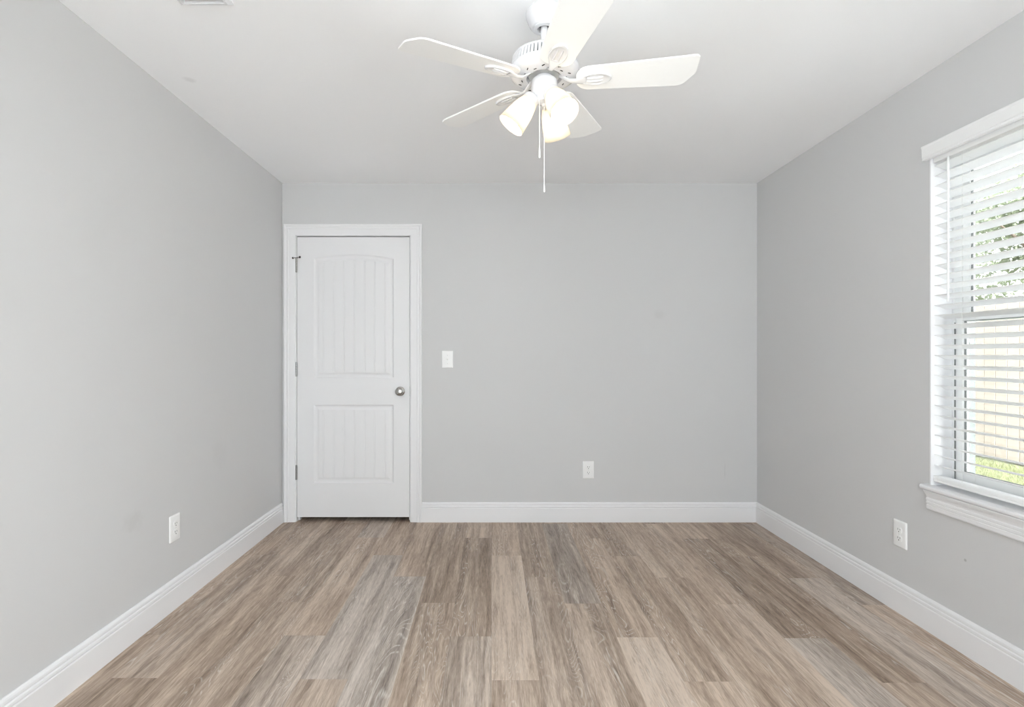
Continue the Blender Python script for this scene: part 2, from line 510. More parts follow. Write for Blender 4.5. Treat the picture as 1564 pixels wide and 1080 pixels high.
# baseboards: moulded profile (off the wall, z)
BB = [(0, 0), (0.0155, 0), (0.0155, 0.098), (0.0140, 0.101), (0.0125, 0.1015), (0.0125, 0.1045), (0.0150, 0.108), (0.0145, 0.116),
      (0.0100, 0.1185), (0.0095, 0.1215), (0.0120, 0.125), (0.0115, 0.133), (0.0080, 0.139), (0.0040, 0.142), (0, 0.142)]
def baseboard(name, fn, s0, m0, s1, m1, label):
    bm = NB()
    loft(bm, [[fn(s0 + m0 * u, u, z) for u, z in BB], [fn(s1 + m1 * u, u, z) for u, z in BB]])
    return struct(obj(name, bm, M_trim), label, 'baseboard')
CX0, CX1 = DX0 - 0.091, DX1 + 0.091                         # outer edges of the door casing
baseboard('baseboard_left', lambda s, u, z: (XL + u, s, z), YF, 1, YB - 0.018, 0, 'white moulded baseboard along the left wall')
baseboard('baseboard_right', lambda s, u, z: (XR - u, s, z), YF, 1, YB, -1, 'white moulded baseboard along the right wall under the window')
baseboard('baseboard_back', lambda s, u, z: (s, YB - u, z), CX1, 0, XR, -1, 'white moulded baseboard along the back wall right of the door')
baseboard('baseboard_front', lambda s, u, z: (s, YF + u, z), XL, 1, XR, -1, 'white moulded baseboard behind the camera')

# ------------------------------------------------------------------ door
door = struct(empty('door_1', ((DX0 + DX1) / 2, YB, 0)), 'closed white two panel arched door in the back wall', 'door')
def at_door(o): # children are built in world coordinates
    o.matrix_parent_inverse = Matrix.Translation(door.location).inverted(); return o

def door_slab():
    bm = NB()
    yf = YB + 0.004
    V = lambda x, z, d=0.0: (x, yf + d, z)
    NS = 20
    xl, xr = DX0 + 0.121, DX1 - 0.115
    panels = [(1.036, 1.897, 0.031), (0.279, 0.842, 0.0)]     # bottom, top corner, arch rise
    def arch(x, top, rise):
        if not rise: return top
        h = (xr - xl) / 2; R = (h * h + rise * rise) / (2 * rise); c = (xl + xr) / 2
        return top + math.sqrt(max(R * R - (x - c) ** 2, 0)) - (R - rise)
    def quad(*p): bm.faces.new([bm.verts.new(q) for q in p])
    # stiles and rails of the front face
    quad(V(DX0, DZ0), V(xl, DZ0), V(xl, DZ1), V(DX0, DZ1))
    quad(V(xr, DZ0), V(DX1, DZ0), V(DX1, DZ1), V(xr, DZ1))
    quad(V(xl, DZ0), V(xr, DZ0), V(xr, panels[1][0]), V(xl, panels[1][0]))
    quad(V(xl, panels[1][1]), V(xr, panels[1][1]), V(xr, panels[0][0]), V(xl, panels[0][0]))
    for i in range(NS):
        a, b = xl + (xr - xl) * i / NS, xl + (xr - xl) * (i + 1) / NS
        quad(V(a, arch(a, panels[0][1], panels[0][2])), V(b, arch(b, panels[0][1], panels[0][2])), V(b, DZ1), V(a, DZ1))
    # slab sides and back
    b = 0.035
    for (x0, z0, x1, z1) in ((DX0, DZ0, DX1, DZ0), (DX1, DZ0, DX1, DZ1), (DX1, DZ1, DX0, DZ1), (DX0, DZ1, DX0, DZ0)):
        quad(V(x0, z0), V(x1, z1), V(x1, z1, b), V(x0, z0, b))
    quad(V(DX0, DZ0, b), V(DX1, DZ0, b), V(DX1, DZ1, b), V(DX0, DZ1, b))
    # sunken moulding rings, then the grooved field
    prof = [(0, 0), (0.0035, 0.0030), (0.009, 0.0075), (0.016, 0.0085), (0.024, 0.0080), (0.034, 0.0045), (0.040, 0.0035)]
    for (zb, zt, rise) in panels:
        def loop(t, d):
            pts = []
            for i in range(NS + 1):
                x = xl + t + (xr - xl - 2 * t) * i / NS
                xo = xl + (xr - xl) * i / NS
                pts.append(V(x, arch(xo, zt, rise) - t, d))
            pts = pts[::-1]
            return pts + [V(xl + t + (xr - xl - 2 * t) * i / NS, zb + t, d) for i in range(NS + 1)]
        loft(bm, [loop(t, d) for t, d in prof], caps=False)
        t, d = prof[-1]
        x0, x1 = xl + t, xr - t
        cuts = [(x0, 0)]
        c = (xl + xr) / 2 + 0.004
        for q in range(-3, 4):
            gx = c + 0.074 * q
            if gx - 0.006 <= x0 or gx + 0.006 >= x1: continue
            cuts += [(gx - 0.0055, 0), (gx - 0.003, 0.0030), (gx - 0.0012, 0.0018), (gx + 0.0012, 0.0018), (gx + 0.003, 0.0030), (gx + 0.0055, 0)]
        cuts.append((x1, 0))
        fine = []
        for (xa, da), (xb, db) in zip(cuts[:-1], cuts[1:]):
            n = max(1, int((xb - xa) / 0.02))
            for s in range(n): fine.append((xa + (xb - xa) * s / n, da + (db - da) * s / n))
        fine.append(cuts[-1])
        def ztop(x):
            u = (x - xl - t) / (xr - xl - 2 * t)
            return arch(xl + (xr - xl) * u, zt, rise) - t
        for (xa, da), (xb, db) in zip(fine[:-1], fine[1:]):
            quad(V(xa, zb + t, d + da), V(xb, zb + t, d + db), V(xb, ztop(xb), d + db), V(xa, ztop(xa), d + da))
    bmesh.ops.remove_doubles(bm, verts=bm.verts, dist=2e-5)
    return bm
at_door(obj('door_panel', door_slab(), M_door, door))

# casing: ridged profile swept up, across and down with mitres; (u outwards, thickness)
CP = [(0, 0), (0, 0.008), (0.004, 0.0105), (0.030, 0.0120), (0.046, 0.0125), (0.048, 0.0150), (0.053, 0.0158), (0.058, 0.0150), (0.060, 0.0135),
      (0.064, 0.0135), (0.067, 0.0170), (0.079, 0.0180), (0.083, 0.0150), (0.083, 0)]
ix0, ix1, iz = DX0 - 0.008, DX1 + 0.008, DZ1 + 0.008
bm = NB()
loft(bm, [[(ix0 - u, YB - t, 0) for u, t in CP], [(ix0 - u, YB - t, iz + u) for u, t in CP],
          [(ix1 + u, YB - t, iz + u) for u, t in CP], [(ix1 + u, YB - t, 0) for u, t in CP]])
at_door(obj('door_casing', bm, M_trim, door))
g = 0.0032
bm = box(NB(), DX0 - 0.022, DX0 - g, YB, YB + T, 0, DZ1 + 0.022)
box(bm, DX1 + g, DX1 + 0.022, YB, YB + T, 0, DZ1 + 0.022)
box(bm, DX0 - g, DX1 + g, YB, YB + T, DZ1 + g + 0.0035, DZ1 + 0.022)
for (a, b, c, d) in ((DX0 - g, DX0 + 0.009, 0, DZ1 + g), (DX1 - 0.009, DX1 + g, 0, DZ1 + g), (DX0 + 0.009, DX1 - 0.009, DZ1 - 0.009, DZ1 + g)):
    box(bm, a, b, YB + 0.042, YB + 0.075, c, d)            # stop strips behind the slab
at_door(obj('door_jamb', bm, M_trim, door))
for i, hz in enumerate((1.848, 1.099, 0.356)):
    bm = NB()
    hx = DX0 - 0.002
    for q in range(5):
        z0 = hz - 0.047 + q * 0.0188
        lathe(bm, [(0, z0), (0.0066, z0), (0.0066, z0 + 0.0180), (0, z0 + 0.0180)], 16, Matrix.Translation((hx, YB - 0.004, 0)))
    for zz, s in ((hz - 0.047, -1), (hz + 0.047, 1)):
        lathe(bm, [(0.0070, zz), (0.0070, zz + s * 0.003), (0.004, zz + s * 0.006), (0, zz + s * 0.006)], 16, Matrix.Translation((hx, YB - 0.004, 0)))
    box(bm, hx + 0.001, hx + 0.0045, YB - 0.001, YB + 0.030, hz - 0.0445, hz + 0.0445)
    h = at_door(obj('hinge', bm, M_nickel if i == 0 else M_hinge, door, smooth=True))
    if i == 0:
        sz = hz + 0.050
        bm = lathe(NB(), [(0, sz), (0.011, sz), (0.011, sz + 0.005), (0, sz + 0.005)], 16, Matrix.Translation((hx, YB - 0.004, 0)))
        tube(bm, [(hx, YB - 0.012, sz + 0.003), (hx - 0.018, YB - 0.022, sz)], 0.0035)
        tube(bm, [(hx, YB - 0.012, sz + 0.003), (hx + 0.026, YB - 0.018, sz + 0.006)], 0.003)
        st = obj('hinge_stop', bm, M_hinge, h, smooth=True)
        bm = lathe(NB(), [(0, 0), (0.006, 0), (0.0075, 0.005), (0.006, 0.008), (0, 0.008)], 14, align(Vector((hx - 0.016, YB - 0.021, sz)), (-1, 0.5, -0.1)))
        lathe(bm, [(0, 0), (0.006, 0), (0.0085, 0.006), (0.006, 0.010), (0, 0.010)], 14, align(Vector((hx + 0.024, YB - 0.018, sz + 0.006)), (1, 0.7, 0.1)))
        tip = obj('rubber_tip', bm, M_rubber, h, smooth=True)
        for o in (st, tip): o.matrix_parent_inverse = Matrix.Translation(door.location).inverted()
        for o in (st, tip): o.matrix_parent_inverse = Matrix.Identity(4); o.location = (0, 0, 0)
KX, KZ = -0.664, 0.940
mk = align(Vector((KX, YB + 0.004, KZ)), (0, -1, 0))
kb = at_door(obj('door_knob', lathe(NB(), [(0, 0), (0.034, 0), (0.034, 0.004), (0.030, 0.008), (0.014, 0.010), (0.0115, 0.016), (0.0115, 0.028), (0.018, 0.033),
        (0.026, 0.040), (0.0295, 0.048), (0.0285, 0.056), (0.024, 0.061), (0.016, 0.064), (0, 0.0655)], 40, mk), M_nickel, door, smooth=True))
at_door(obj('strike_plate', box(NB(), DX1 + 0.0010, DX1 + 0.0032, YB - 0.0005, YB + 0.030, KZ - 0.035, KZ + 0.035), M_hinge, door))

# ------------------------------------------------------------------ outlets and switch (local: wall in xz plane, front toward -y)
def plate_bm():
    bm = NB(); w, h, t = 0.0400, 0.0620, 0.0065
    rings = []
    def rr(w, h, r, y):
        pts = []
        for cx, cz, a0 in ((w - r, h - r, 0), (-w + r, h - r, 90), (-w + r, -h + r, 180), (w - r, -h + r, 270)):
            for s in range(4):
                a = math.radians(a0 + s * 30); pts.append((cx + r * math.cos(a), y, cz + r * math.sin(a)))
        return pts
    loft(bm, [rr(w, h, 0.003, 0), rr(w, h, 0.003, -t * 0.45), rr(w - 0.0025, h - 0.0025, 0.003, -t * 0.85), rr(w - 0.007, h - 0.007, 0.003, -t)])
    return bm
def receptacle_bm(zc):
    bm = NB()
    def ring(s, y):
        pts = []
        for i in range(28):
            a = 2 * PI * i / 28
            pts.append((0.0172 * s * math.cos(a), y, zc + max(-0.0138, min(0.0138, 0.0172 * math.sin(a))) * s))
        return pts
    loft(bm, [ring(1.0, -0.004), ring(1.0, -0.0078), ring(0.94, -0.0086)])
    for x, hh in ((-0.0063, 0.0042), (0.0063, 0.0036)):
        box(bm, x - 0.0011, x + 0.0011, -0.0089, -0.006, zc + 0.0030 - hh, zc + 0.0030 + hh, 1)
    lathe(bm, [(0, 0), (0.0026, 0), (0.0026, 0.003), (0, 0.003)], 12, align(Vector((0, -0.0060, zc - 0.0078)), (0, -1, 0)), 1)
    return bm
def screw_bm(z):
    bm = lathe(NB(), [(0, 0), (0.0034, 0), (0.0034, 0.0012), (0.002, 0.002), (0, 0.0021)], 14, align(Vector((0, -0.0062, z)), (0, -1, 0)))
    box(bm, -0.0028, 0.0028, -0.0085, -0.0072, z - 0.0004, z + 0.0004, 1)
    return bm
def outlet(loc, rz, label):
    r = tag(empty('wall_outlet', loc, (0, 0, rz)), label, 'outlet', 'duplex wall outlets')
    obj('cover_plate', plate_bm(), M_plast, r, smooth=True)
    for zc in (0.0195, -0.0195): obj('receptacle', receptacle_bm(zc), None, r, mats=[M_plast, M_slot])
    obj('screw', screw_bm(0), None, r, mats=[M_plast, M_slot])
outlet((0.691, YB, 0.375), 0, 'white duplex outlet low on the back wall')
outlet((XL, 2.527, 0.380), PI / 2, 'white duplex outlet low on the left wall')
outlet((XR, 2.479, 0.366), -PI / 2, 'white duplex outlet on the right wall below the window corner')
sw = tag(empty('light_switch', (-0.323, YB, 1.170)), 'white toggle light switch on the back wall right of the door', 'light switch')
obj('cover_plate', plate_bm(), M_plast, sw, smooth=True)
bm = box(NB(), -0.0052, 0.0052, -0.0075, -0.004, -0.012, 0.012)
obj('toggle_frame', bm, M_plast, sw)
rt = Matrix.Translation((0, -0.006, 0)) @ Matrix.Rotation(math.radians(-28), 4, 'X')
obj('toggle', box(NB(), -0.0042, 0.0042, -0.014, 0.002, -0.0045, 0.0045, rot=rt), M_plast, sw, bevel=0.001)
for z in (0.0302, -0.0302): obj('screw', screw_bm(z), None, sw, mats=[M_plast, M_slot])

# ------------------------------------------------------------------ ceiling vent
vt = tag(empty('ceiling_vent', (-1.003, 1.70, ZC)), 'white rectangular air register on the ceiling near the left wall', 'vent')
bm = NB(); vw, vl = 0.092, 0.172
def vr(w, l, z): return [(w, l, z), (-w, l, z), (-w, -l, z), (w, -l, z)]
loft(bm, [vr(vw, vl, 0), vr(vw, vl, -0.004), vr(vw - 0.014, vl - 0.014, -0.013), vr(vw - 0.022, vl - 0.022, -0.013), vr(vw - 0.024, vl - 0.024, -0.002)], caps=False)
obj('vent_frame', bm, M_fan, vt)
bm = NB()
for i in range(11):
    y = -vl + 0.036 + i * (2 * vl - 0.072) / 10
    box(bm, -vw + 0.0245, vw - 0.0245, -0.009, 0.009, -0.0007, 0.0007, rot=Matrix.Translation((0, y, -0.0085)) @ Matrix.Rotation(math.radians(38), 4, 'X'))
obj('vent_louvers', bm, M_fan, vt)
obj('vent_duct', box(NB(), -vw + 0.025, vw - 0.025, -vl + 0.025, vl - 0.025, -0.0018, -0.0002), M_hinge, vt)

# ------------------------------------------------------------------ ceiling fan
FX, FY = 0.187, 1.916
fan = tag(empty('ceiling_fan', (FX, FY, ZC)), 'white five blade ceiling fan with three lit frosted glass lamps', 'ceiling fan')
Z = lambda z: z - ZC
def P(prof): return [(r, Z(z)) for r, z in prof]
obj('canopy', lathe(NB(), P([(0.064, 2.4399), (0.0665, 2.437), (0.0665, 2.428), (0.0650, 2.419), (0.0605, 2.406), (0.0535, 2.393), (0.0470, 2.384), (0.0445, 2.381), (0.041, 2.380),
     (0.040, 2.3775), (0.034, 2.3755), (0.0255, 2.3755), (0.0245, 2.378), (0.0245, 2.400), (0.0, 2.4005)]), 56), M_fan, fan, smooth=True)
obj('hanger_ball', lathe(NB(), [(0.0001, Z(2.381))] + [(0.0215 * math.sin(a), Z(2.3985) - 0.0175 * math.cos(a)) for a in [PI * i / 10 for i in range(1, 10)]] + [(0.0001, Z(2.416))], 24), M_slot, fan, smooth=True)
obj('downrod', lathe(NB(), P([(0, 2.392), (0.0130, 2.392), (0.0130, 2.296), (0.019, 2.294), (0.019, 2.282), (0, 2.282)]), 28), M_fan, fan, smooth=True)
bm = NB()
lathe(bm, P([(0.0, 2.284), (0.060, 2.283), (0.100, 2.280), (0.112, 2.276), (0.116, 2.271), (0.114, 2.267), (0.0960, 2.265), (0.0985, 2.237), (0.122, 2.235),
     (0.1255, 2.229), (0.1255, 2.221), (0.121, 2.211), (0.112, 2.203), (0.100, 2.199), (0.072, 2.197), (0.064, 2.199), (0.062, 2.204), (0.060, 2.216), (0.0, 2.217)]), 84)
NR = 56
for i in range(NR):
    a = 2 * PI * i / NR
    m = Matrix.Rotation(a, 4, 'Z')
    pts = [(0.0950, 2.268), (0.1140, 2.268), (0.1215, 2.235), (0.0970, 2.235)]
    w = 0.0044
    loft(bm, [[m @ Vector((r, -w, Z(z))) for r, z in pts], [m @ Vector((r, w, Z(z))) for r, z in pts]])
for i in range(10):                                         # paired cooling slits under the bell
    for dx, rr0, sk in ((-0.13, 0.094, 0.0), (0.13, 0.080, 0.5)):
        a = 2 * PI * (i + 0.5) / 10 + dx
        m = Matrix.Rotation(a, 4, 'Z') @ Matrix.Translation((rr0, 0, Z(2.1985))) @ Matrix.Rotation(0.9 + sk, 4, 'Z')
        box(bm, -0.0055, 0.0055, -0.0015, 0.0015, -0.0012 - (0.0006 if rr0 > 0.09 else 0.0012), 0.003, 1, rot=m)
obj('motor_housing', bm, None, fan, smooth=True, mats=[M_fan, M_slot])
bm = lathe(NB(), P([(0.0, 2.214), (0.034, 2.214), (0.034, 2.204), (0.0545, 2.204), (0.0545, 2.214), (0.0, 2.2145)]), 40)
obj('flywheel', bm, M_steel, fan, smooth=True)
obj('switch_housing', lathe(NB(), P([(0, 2.206), (0.030, 2.206), (0.033, 2.197), (0.044, 2.193), (0.047, 2.188), (0.047, 2.150), (0.0455, 2.143), (0.040, 2.137), (0.034, 2.134),
     (0.033, 2.122), (0.028, 2.113), (0.016, 2.108), (0.009, 2.106), (0.007, 2.098), (0, 2.097)]), 44), M_fan, fan, smooth=True)

# blade: local x radial, y tangential, pitched; the -y edge rides higher
R0, R1 = 0.114, 0.526
def blade_outline():
    pts = []
    w = lambda x: 0.0570 + 0.0160 * (x - R0) / (R1 - R0)
    rc = 0.046
    for s in range(9):                                      # rounded root, upper side then round
        a = PI / 2 + (PI / 2) * s / 8
        pts.append((R0 + rc + rc * math.cos(a), w(R0 + rc) - rc + rc * math.sin(a)))
    for s in range(9):
        a = PI + (PI / 2) * s / 8
        pts.append((R0 + rc + rc * math.cos(a), -w(R0 + rc) + rc + rc * math.sin(a)))
    wt = w(R1)
    def corner(px, py, qx, qy, rx, ry):                     # softened corner p->q->r
        out = []
        for s in range(6):
            t = s / 5
            out.append(((1 - t) ** 2 * px + 2 * t * (1 - t) * qx + t * t * rx, (1 - t) ** 2 * py + 2 * t * (1 - t) * qy + t * t * ry))
        return out
    pts += corner(R1 - 0.018, -wt, R1 - 0.004, -wt, R1 - 0.001, -wt + 0.016)        # nearly square corner
    pts += corner(R1, 0.000, R1, 0.012, R1 - 0.006, 0.022)                           # long softened chamfer
    pts += corner(R1 - 0.030, wt - 0.012, R1 - 0.042, wt, R1 - 0.062, wt)
    return pts
def blade_bm():
    o = blade_outline(); bm = NB()
    c = Vector((sum(p[0] for p in o) / len(o), 0))
    sh = lambda d: [((x - c.x) * (1 - d / 0.21) + c.x, y * (1 - d / 0.062)) for x, y in o]
    loft(bm, [[(x, y, 0.0030) for x, y in sh(0.0012)], [(x, y, 0.0020) for x, y in o], [(x, y, -0.0020) for x, y in o], [(x, y, -0.0030) for x, y in sh(0.0012)]])
    return bm
def bracket_bm():
    bm = NB()
    cx, a_, b_ = 0.182, 0.056, 0.030
    prof = [(1.0, -0.0030), (1.0, -0.0075), (0.94, -0.0095), (0.84, -0.0090), (0.74, -0.0062), (0.30, -0.0058), (0.0, -0.0056)]
    m = Matrix.Translation((cx, 0, 0)) @ Matrix.Diagonal((a_, b_, 1, 1))
    lathe(bm, prof, 40, m)
    for s in (-1, 1):                                       # two raised ribs with screw heads
        tube(bm, [(cx - 0.030, s * 0.0085, -0.0068), (cx - 0.024, s * 0.0085, -0.0085), (cx + 0.018, s * 0.0085, -0.0080), (cx + 0.026, s * 0.0085, -0.0060)], [0.002, 0.0034, 0.0034, 0.002], 8)
        lathe(bm, [(0, -0.0085), (0.0040, -0.0088), (0.0034, -0.0112), (0, -0.0118)], 12, Matrix.Translation((cx - 0.026, s * 0.0085, 0)))
    # cast arm from the motor to the oval
    secs = [(0.046, 0.0085, 0.0200, 0.004), (0.058, 0.0100, 0.0160, 0.004), (0.072, 0.0110, 0.0060, 0.0045), (0.092, 0.0095, -0.0060, 0.005), (0.112, 0.0115, -0.0085, 0.0045), (0.132, 0.0190, -0.0075, 0.0035), (0.146, 0.0220, -0.0065, 0.0025)]
    rings = []
    for x, w, z, h in secs:
        rings.append([(x, w * math.cos(2 * PI * q / 14), z + h * math.sin(2 * PI * q / 14)) for q in range(14)])
    loft(bm, rings)
    return bm
BZ = 2.190
bl_me = br_me = None
for k in range(5):
    az = math.radians(-8.7 - 72 * k)
    if k == 0:
        b = obj('blade', blade_bm(), M_blade, fan)
        br = obj('blade_bracket', bracket_bm(), M_fan, b, smooth=True)
        bl_me, br_me = b, br
    else:
        b = bl_me.copy(); COL.objects.link(b); b.parent = fan
        br = br_me.copy(); COL.objects.link(br); br.parent = b
    b.location = (0, 0, Z(BZ))
    b.rotation_euler = (math.radians(-10.5), 0, az)

# three lamps
sh_o = bu_o = so_o = None
for k, deg in enumerate((180, 300, 60)):
    a = math.radians(deg)
    dr = Vector((math.cos(a), math.sin(a), 0))
    neck = dr * 0.048 + Vector((0, 0, Z(2.124)))
    mouth = dr * 0.122 + Vector((0, 0, Z(2.028)))
    ax = (mouth - neck).normalized()
    q = ax.to_track_quat('Z', 'Y').to_euler()
    if k == 0:
        L = 0.118
        outer = [(0.0285, 0.004), (0.0315, 0.010), (0.0365, 0.026), (0.0425, 0.052), (0.0475, 0.084), (0.0500, 0.106), (0.0520, L)]
        inner = [(0.0500, L), (0.0472, 0.104), (0.0445, 0.084), (0.0395, 0.052), (0.0335, 0.026), (0.0270, 0.012)]
        bm = lathe(NB(), outer + [(0.0515, L + 0.0015)] + inner, 48)
        sh_o = obj('lamp_shade', bm, M_shade, fan, smooth=True)
        bm = lathe(NB(), [(0, -0.030), (0.013, -0.028), (0.015, -0.014), (0.0285, -0.010), (0.0305, -0.006), (0.0305, 0.006), (0.0275, 0.010), (0.016, 0.012), (0.015, 0.030), (0, 0.030)], 36)
        so_o = obj('lamp_socket', bm, M_fan, fan, smooth=True)
        bm = lathe(NB(), [(0, 0.030), (0.012, 0.030), (0.014, 0.038), (0.0215, 0.050), (0.0275, 0.063), (0.0300, 0.075), (0.0285, 0.088), (0.0225, 0.098), (0.012, 0.1035), (0, 0.105)], 32)
        bu_o = obj('bulb', bm, M_bulb, sh_o, smooth=True)
        s, so = sh_o, so_o
    else:
        s = sh_o.copy(); COL.objects.link(s); s.parent = fan
        b = bu_o.copy(); COL.objects.link(b); b.parent = s
        so = so_o.copy(); COL.objects.link(so); so.parent = fan
    for o in (s, so): o.location = neck; o.rotation_euler = q
# pull chains
def pull_chain(x, y, z0, z1, z2):
    bm = NB()
    n = int((z0 - z1) / 0.0034)
    tube(bm, [(x, y, Z(z0)), (x, y, Z(z1))], 0.0009, 8)
    for i in range(n):
        c = Z(z0) - (i + 0.5) * (z0 - z1) / n
        lathe(bm, [(0, c - 0.0016), (0.0014, c - 0.0008), (0.0014, c + 0.0008), (0, c + 0.0016)], 8, Matrix.Translation((x, y, 0)))
    ch = obj('pull_chain', bm, M_plast, fan, smooth=True)
    bm = lathe(NB(), P([(0, z1 + 0.004), (0.0016, z1 + 0.003), (0.0030, z1 - 0.004), (0.0034, z2 + 0.006), (0.0030, z2), (0, z2 - 0.001)]), 14, Matrix.Translation((x, y, 0)))
    obj('pull_knob', bm, M_plast, ch, smooth=True)
# px (822,120..246) and (831,150..293)
pull_chain(-0.021, -0.046, 2.168, 1.912 + 0.018, 1.912 - 0.016)
pull_chain(0.0, 0.0, 2.098, 1.797 + 0.018, 1.791)

# ------------------------------------------------------------------ window in the right wall
win = struct(empty('window_1', (XR, (WY0 + WY1) / 2, WZ0)), 'white vinyl double hung window in the right wall', 'window')
def inw(o):
    o.matrix_parent_inverse = Matrix.Translation(win.location).inverted(); return o
def frame_bm(bm, x0, x1, y0, y1, z0, z1, w, wb=None, wt=None):
    wb = wb or w; wt = wt or w
    box(bm, x0, x1, y0, y0 + w, z0, z1); box(bm, x0, x1, y1 - w, y1, z0, z1)
    box(bm, x0, x1, y0 + w, y1 - w, z0, z0 + wb); box(bm, x0, x1, y0 + w, y1 - w, z1 - wt, z1)
    return bm
e = 0.004
bm = frame_bm(NB(), XR - 0.0, 1.9985, WY0 - 0.0005, WY1 + 0.0005, WZ0 - 0.012, WZ1 + 0.0005, 0.006, 0.012, 0.006)
inw(obj('window_jamb', bm, M_trim, win))
inw(obj('window_frame', frame_bm(NB(), 2.000, WX1, WY0, WY1, WZ0, WZ1, 0.014, 0.02, 0.016), M_vinyl, win, bevel=0.002))
zm = 1.362
lo = frame_bm(NB(), 2.006, 2.032, WY0 + 0.016, WY1 - 0.016, WZ0 + 0.022, zm + 0.020, 0.032, 0.045, 0.034)
lo_o = inw(obj('lower_sash', lo, M_vinyl, win, bevel=0.002))
up = frame_bm(NB(), 2.036, 2.060, WY0 + 0.016, WY1 - 0.016, zm - 0.018, WZ1 - 0.018, 0.032, 0.036, 0.036)
up_o = inw(obj('upper_sash', up, M_vinyl, win, bevel=0.002))
for par, x, z0, z1 in ((lo_o, 2.019, WZ0 + 0.067, zm - 0.014), (up_o, 2.048, zm + 0.018, WZ1 - 0.054)):
    y0, y1 = WY0 + 0.048, WY1 - 0.048
    o = obj('glass_pane', box(NB(), x - 0.002, x + 0.002, y0 - 0.006, y1 + 0.006, z0 - 0.006, z1 + 0.006), M_glass, par); o.parent = par
    gk = obj('glazing_gasket', frame_bm(NB(), x - 0.005, x + 0.005, y0 - 0.003, y1 + 0.003, z0 - 0.003, z1 + 0.003, 0.0048), M_gasket, par)
    for q in (o, gk): q.matrix_parent_inverse = Matrix.Identity(4)
inw(obj('gap_strip', box(NB(), 2.0005, 2.0055, WY1 - 0.0160, WY1 - 0.0140, WZ0 + 0.02, zm - 0.02), M_gasket, win))  # dark strip stands in for the shaded gap between jamb and frame
inw(obj('exterior_casing', frame_bm(NB(), WX1 + 0.0005, WX1 + 0.027, WY0 - 0.09, WY1 + 0.09, WZ0 - 0.09, WZ1 + 0.09, 0.104), M_ext, win))
# stool with rounded nose and horns, moulded apron below
bm = NB()
prof = [(1.998, 0.637), (1.884, 0.637), (1.879, 0.635), (1.8765, 0.630), (1.8765, 0.624), (1.879, 0.619), (1.884, 0.617), (XR, 0.617), (1.998, 0.617)]
loft(bm, [[(x, WY0 - 0.001, z - 0.0002) for x, z in prof], [(x, WY1 + 0.001, z - 0.0002) for x, z in prof]])
inw(obj('window_stool', bm, M_trim, win, smooth=True))
bm = NB()
prof2 = [(XR + 0.0, 0.6372), (1.884, 0.6372), (1.879, 0.6352), (1.8765, 0.630), (1.8765, 0.624), (1.879, 0.6188), (1.884, 0.6168), (XR, 0.6168)]
for ya, yb in ((WY0 - 0.024, WY0 - 0.0005), (WY1 + 0.0005, WY1 + 0.020)):
    loft(bm, [[(x, ya, z) for x, z in prof2], [(x, yb, z) for x, z in prof2]])
inw(obj('stool_horn', bm, M_trim, win, smooth=True))
ap = [(0.0, 0.6165), (0.026, 0.6165), (0.026, 0.613), (0.0225, 0.604), (0.0175, 0.594), (0.0150, 0.586), (0.0150, 0.583), (0.0170, 0.580), (0.0170, 0.573), (0.0145, 0.571), (0.0145, 0.568),
      (0.0165, 0.566), (0.0165, 0.558), (0.0140, 0.556), (0.0140, 0.553), (0.0160, 0.551), (0.0155, 0.538), (0.0130, 0.533), (0.0, 0.533)]
bm = NB()
loft(bm, [[(XR - u, WY0 - 0.000 - u * 0.45 + 0.004, z) for u, z in ap], [(XR - u, WY1 + u * 0.45 - 0.008, z) for u, z in ap]])
inw(obj('window_apron', bm, M_trim, win))

# ------------------------------------------------------------------ venetian blind
bl = tag(empty('window_blind', (XR, (WY0 + WY1) / 2, WZ1)), 'white two inch slatted blind lowered over the right window', 'blind')
def inb(o):
    o.matrix_parent_inverse = Matrix.Translation(bl.location).inverted(); return o
bm = NB()
vp = [(1.9045, 2.052), (1.889, 2.052), (1.8865, 2.055), (1.8880, 2.062), (1.8855, 2.066), (1.8840, 2.104), (1.8815, 2.109), (1.8815, 2.113), (1.8835, 2.1155), (1.9045, 2.1155)]
loft(bm, [[(x, WY0 - 0.018, z) for x, z in vp], [(x, WY1 + 0.018, z) for x, z in vp]])
inb(obj('valance', bm, M_slat, bl, bevel=0.0008))
inb(obj('headrail', box(NB(), 1.913, 1.968, WY0 + 0.009, WY1 - 0.009, 2.034, 2.0635), M_slat, bl, bevel=0.002))
bm = NB()
SX, SW_, TILT = 1.942, 0.050, math.radians(18.5)
z = 2.014
zs = []
while z > 0.700:
    zs.append(z); z -= 0.0432
for z in zs:
    rings = []
    for y in (WY0 + 0.010, WY1 - 0.010):
        top, bot = [], []
        for s in range(9):
            u = -0.5 + s / 8
            crown = 0.0022 * (1 - (2 * u) ** 2)
            for lst, th in ((top, 0.0014), (bot, -0.0014)):
                lx, lz = u * SW_, crown + th
                lst.append((SX + lx * math.cos(TILT) + lz * math.sin(TILT), y, z - lx * math.sin(TILT) + lz * math.cos(TILT)))
        rings.append(top + bot[::-1])
    loft(bm, rings)
inb(obj('slats', bm, M_slat, bl, smooth=True))
bm = NB()
br_p = [(1.916, 0.654), (1.914, 0.658), (1.9155, 0.664), (1.9135, 0.667), (1.9135, 0.676), (1.916, 0.680), (1.966, 0.676), (1.968, 0.672), (1.968, 0.657), (1.966, 0.654)]
loft(bm, [[(x, WY0 + 0.010, z) for x, z in br_p], [(x, WY1 - 0.010, z) for x, z in br_p]])
inb(obj('bottom_rail', bm, M_slat, bl, bevel=0.0008))
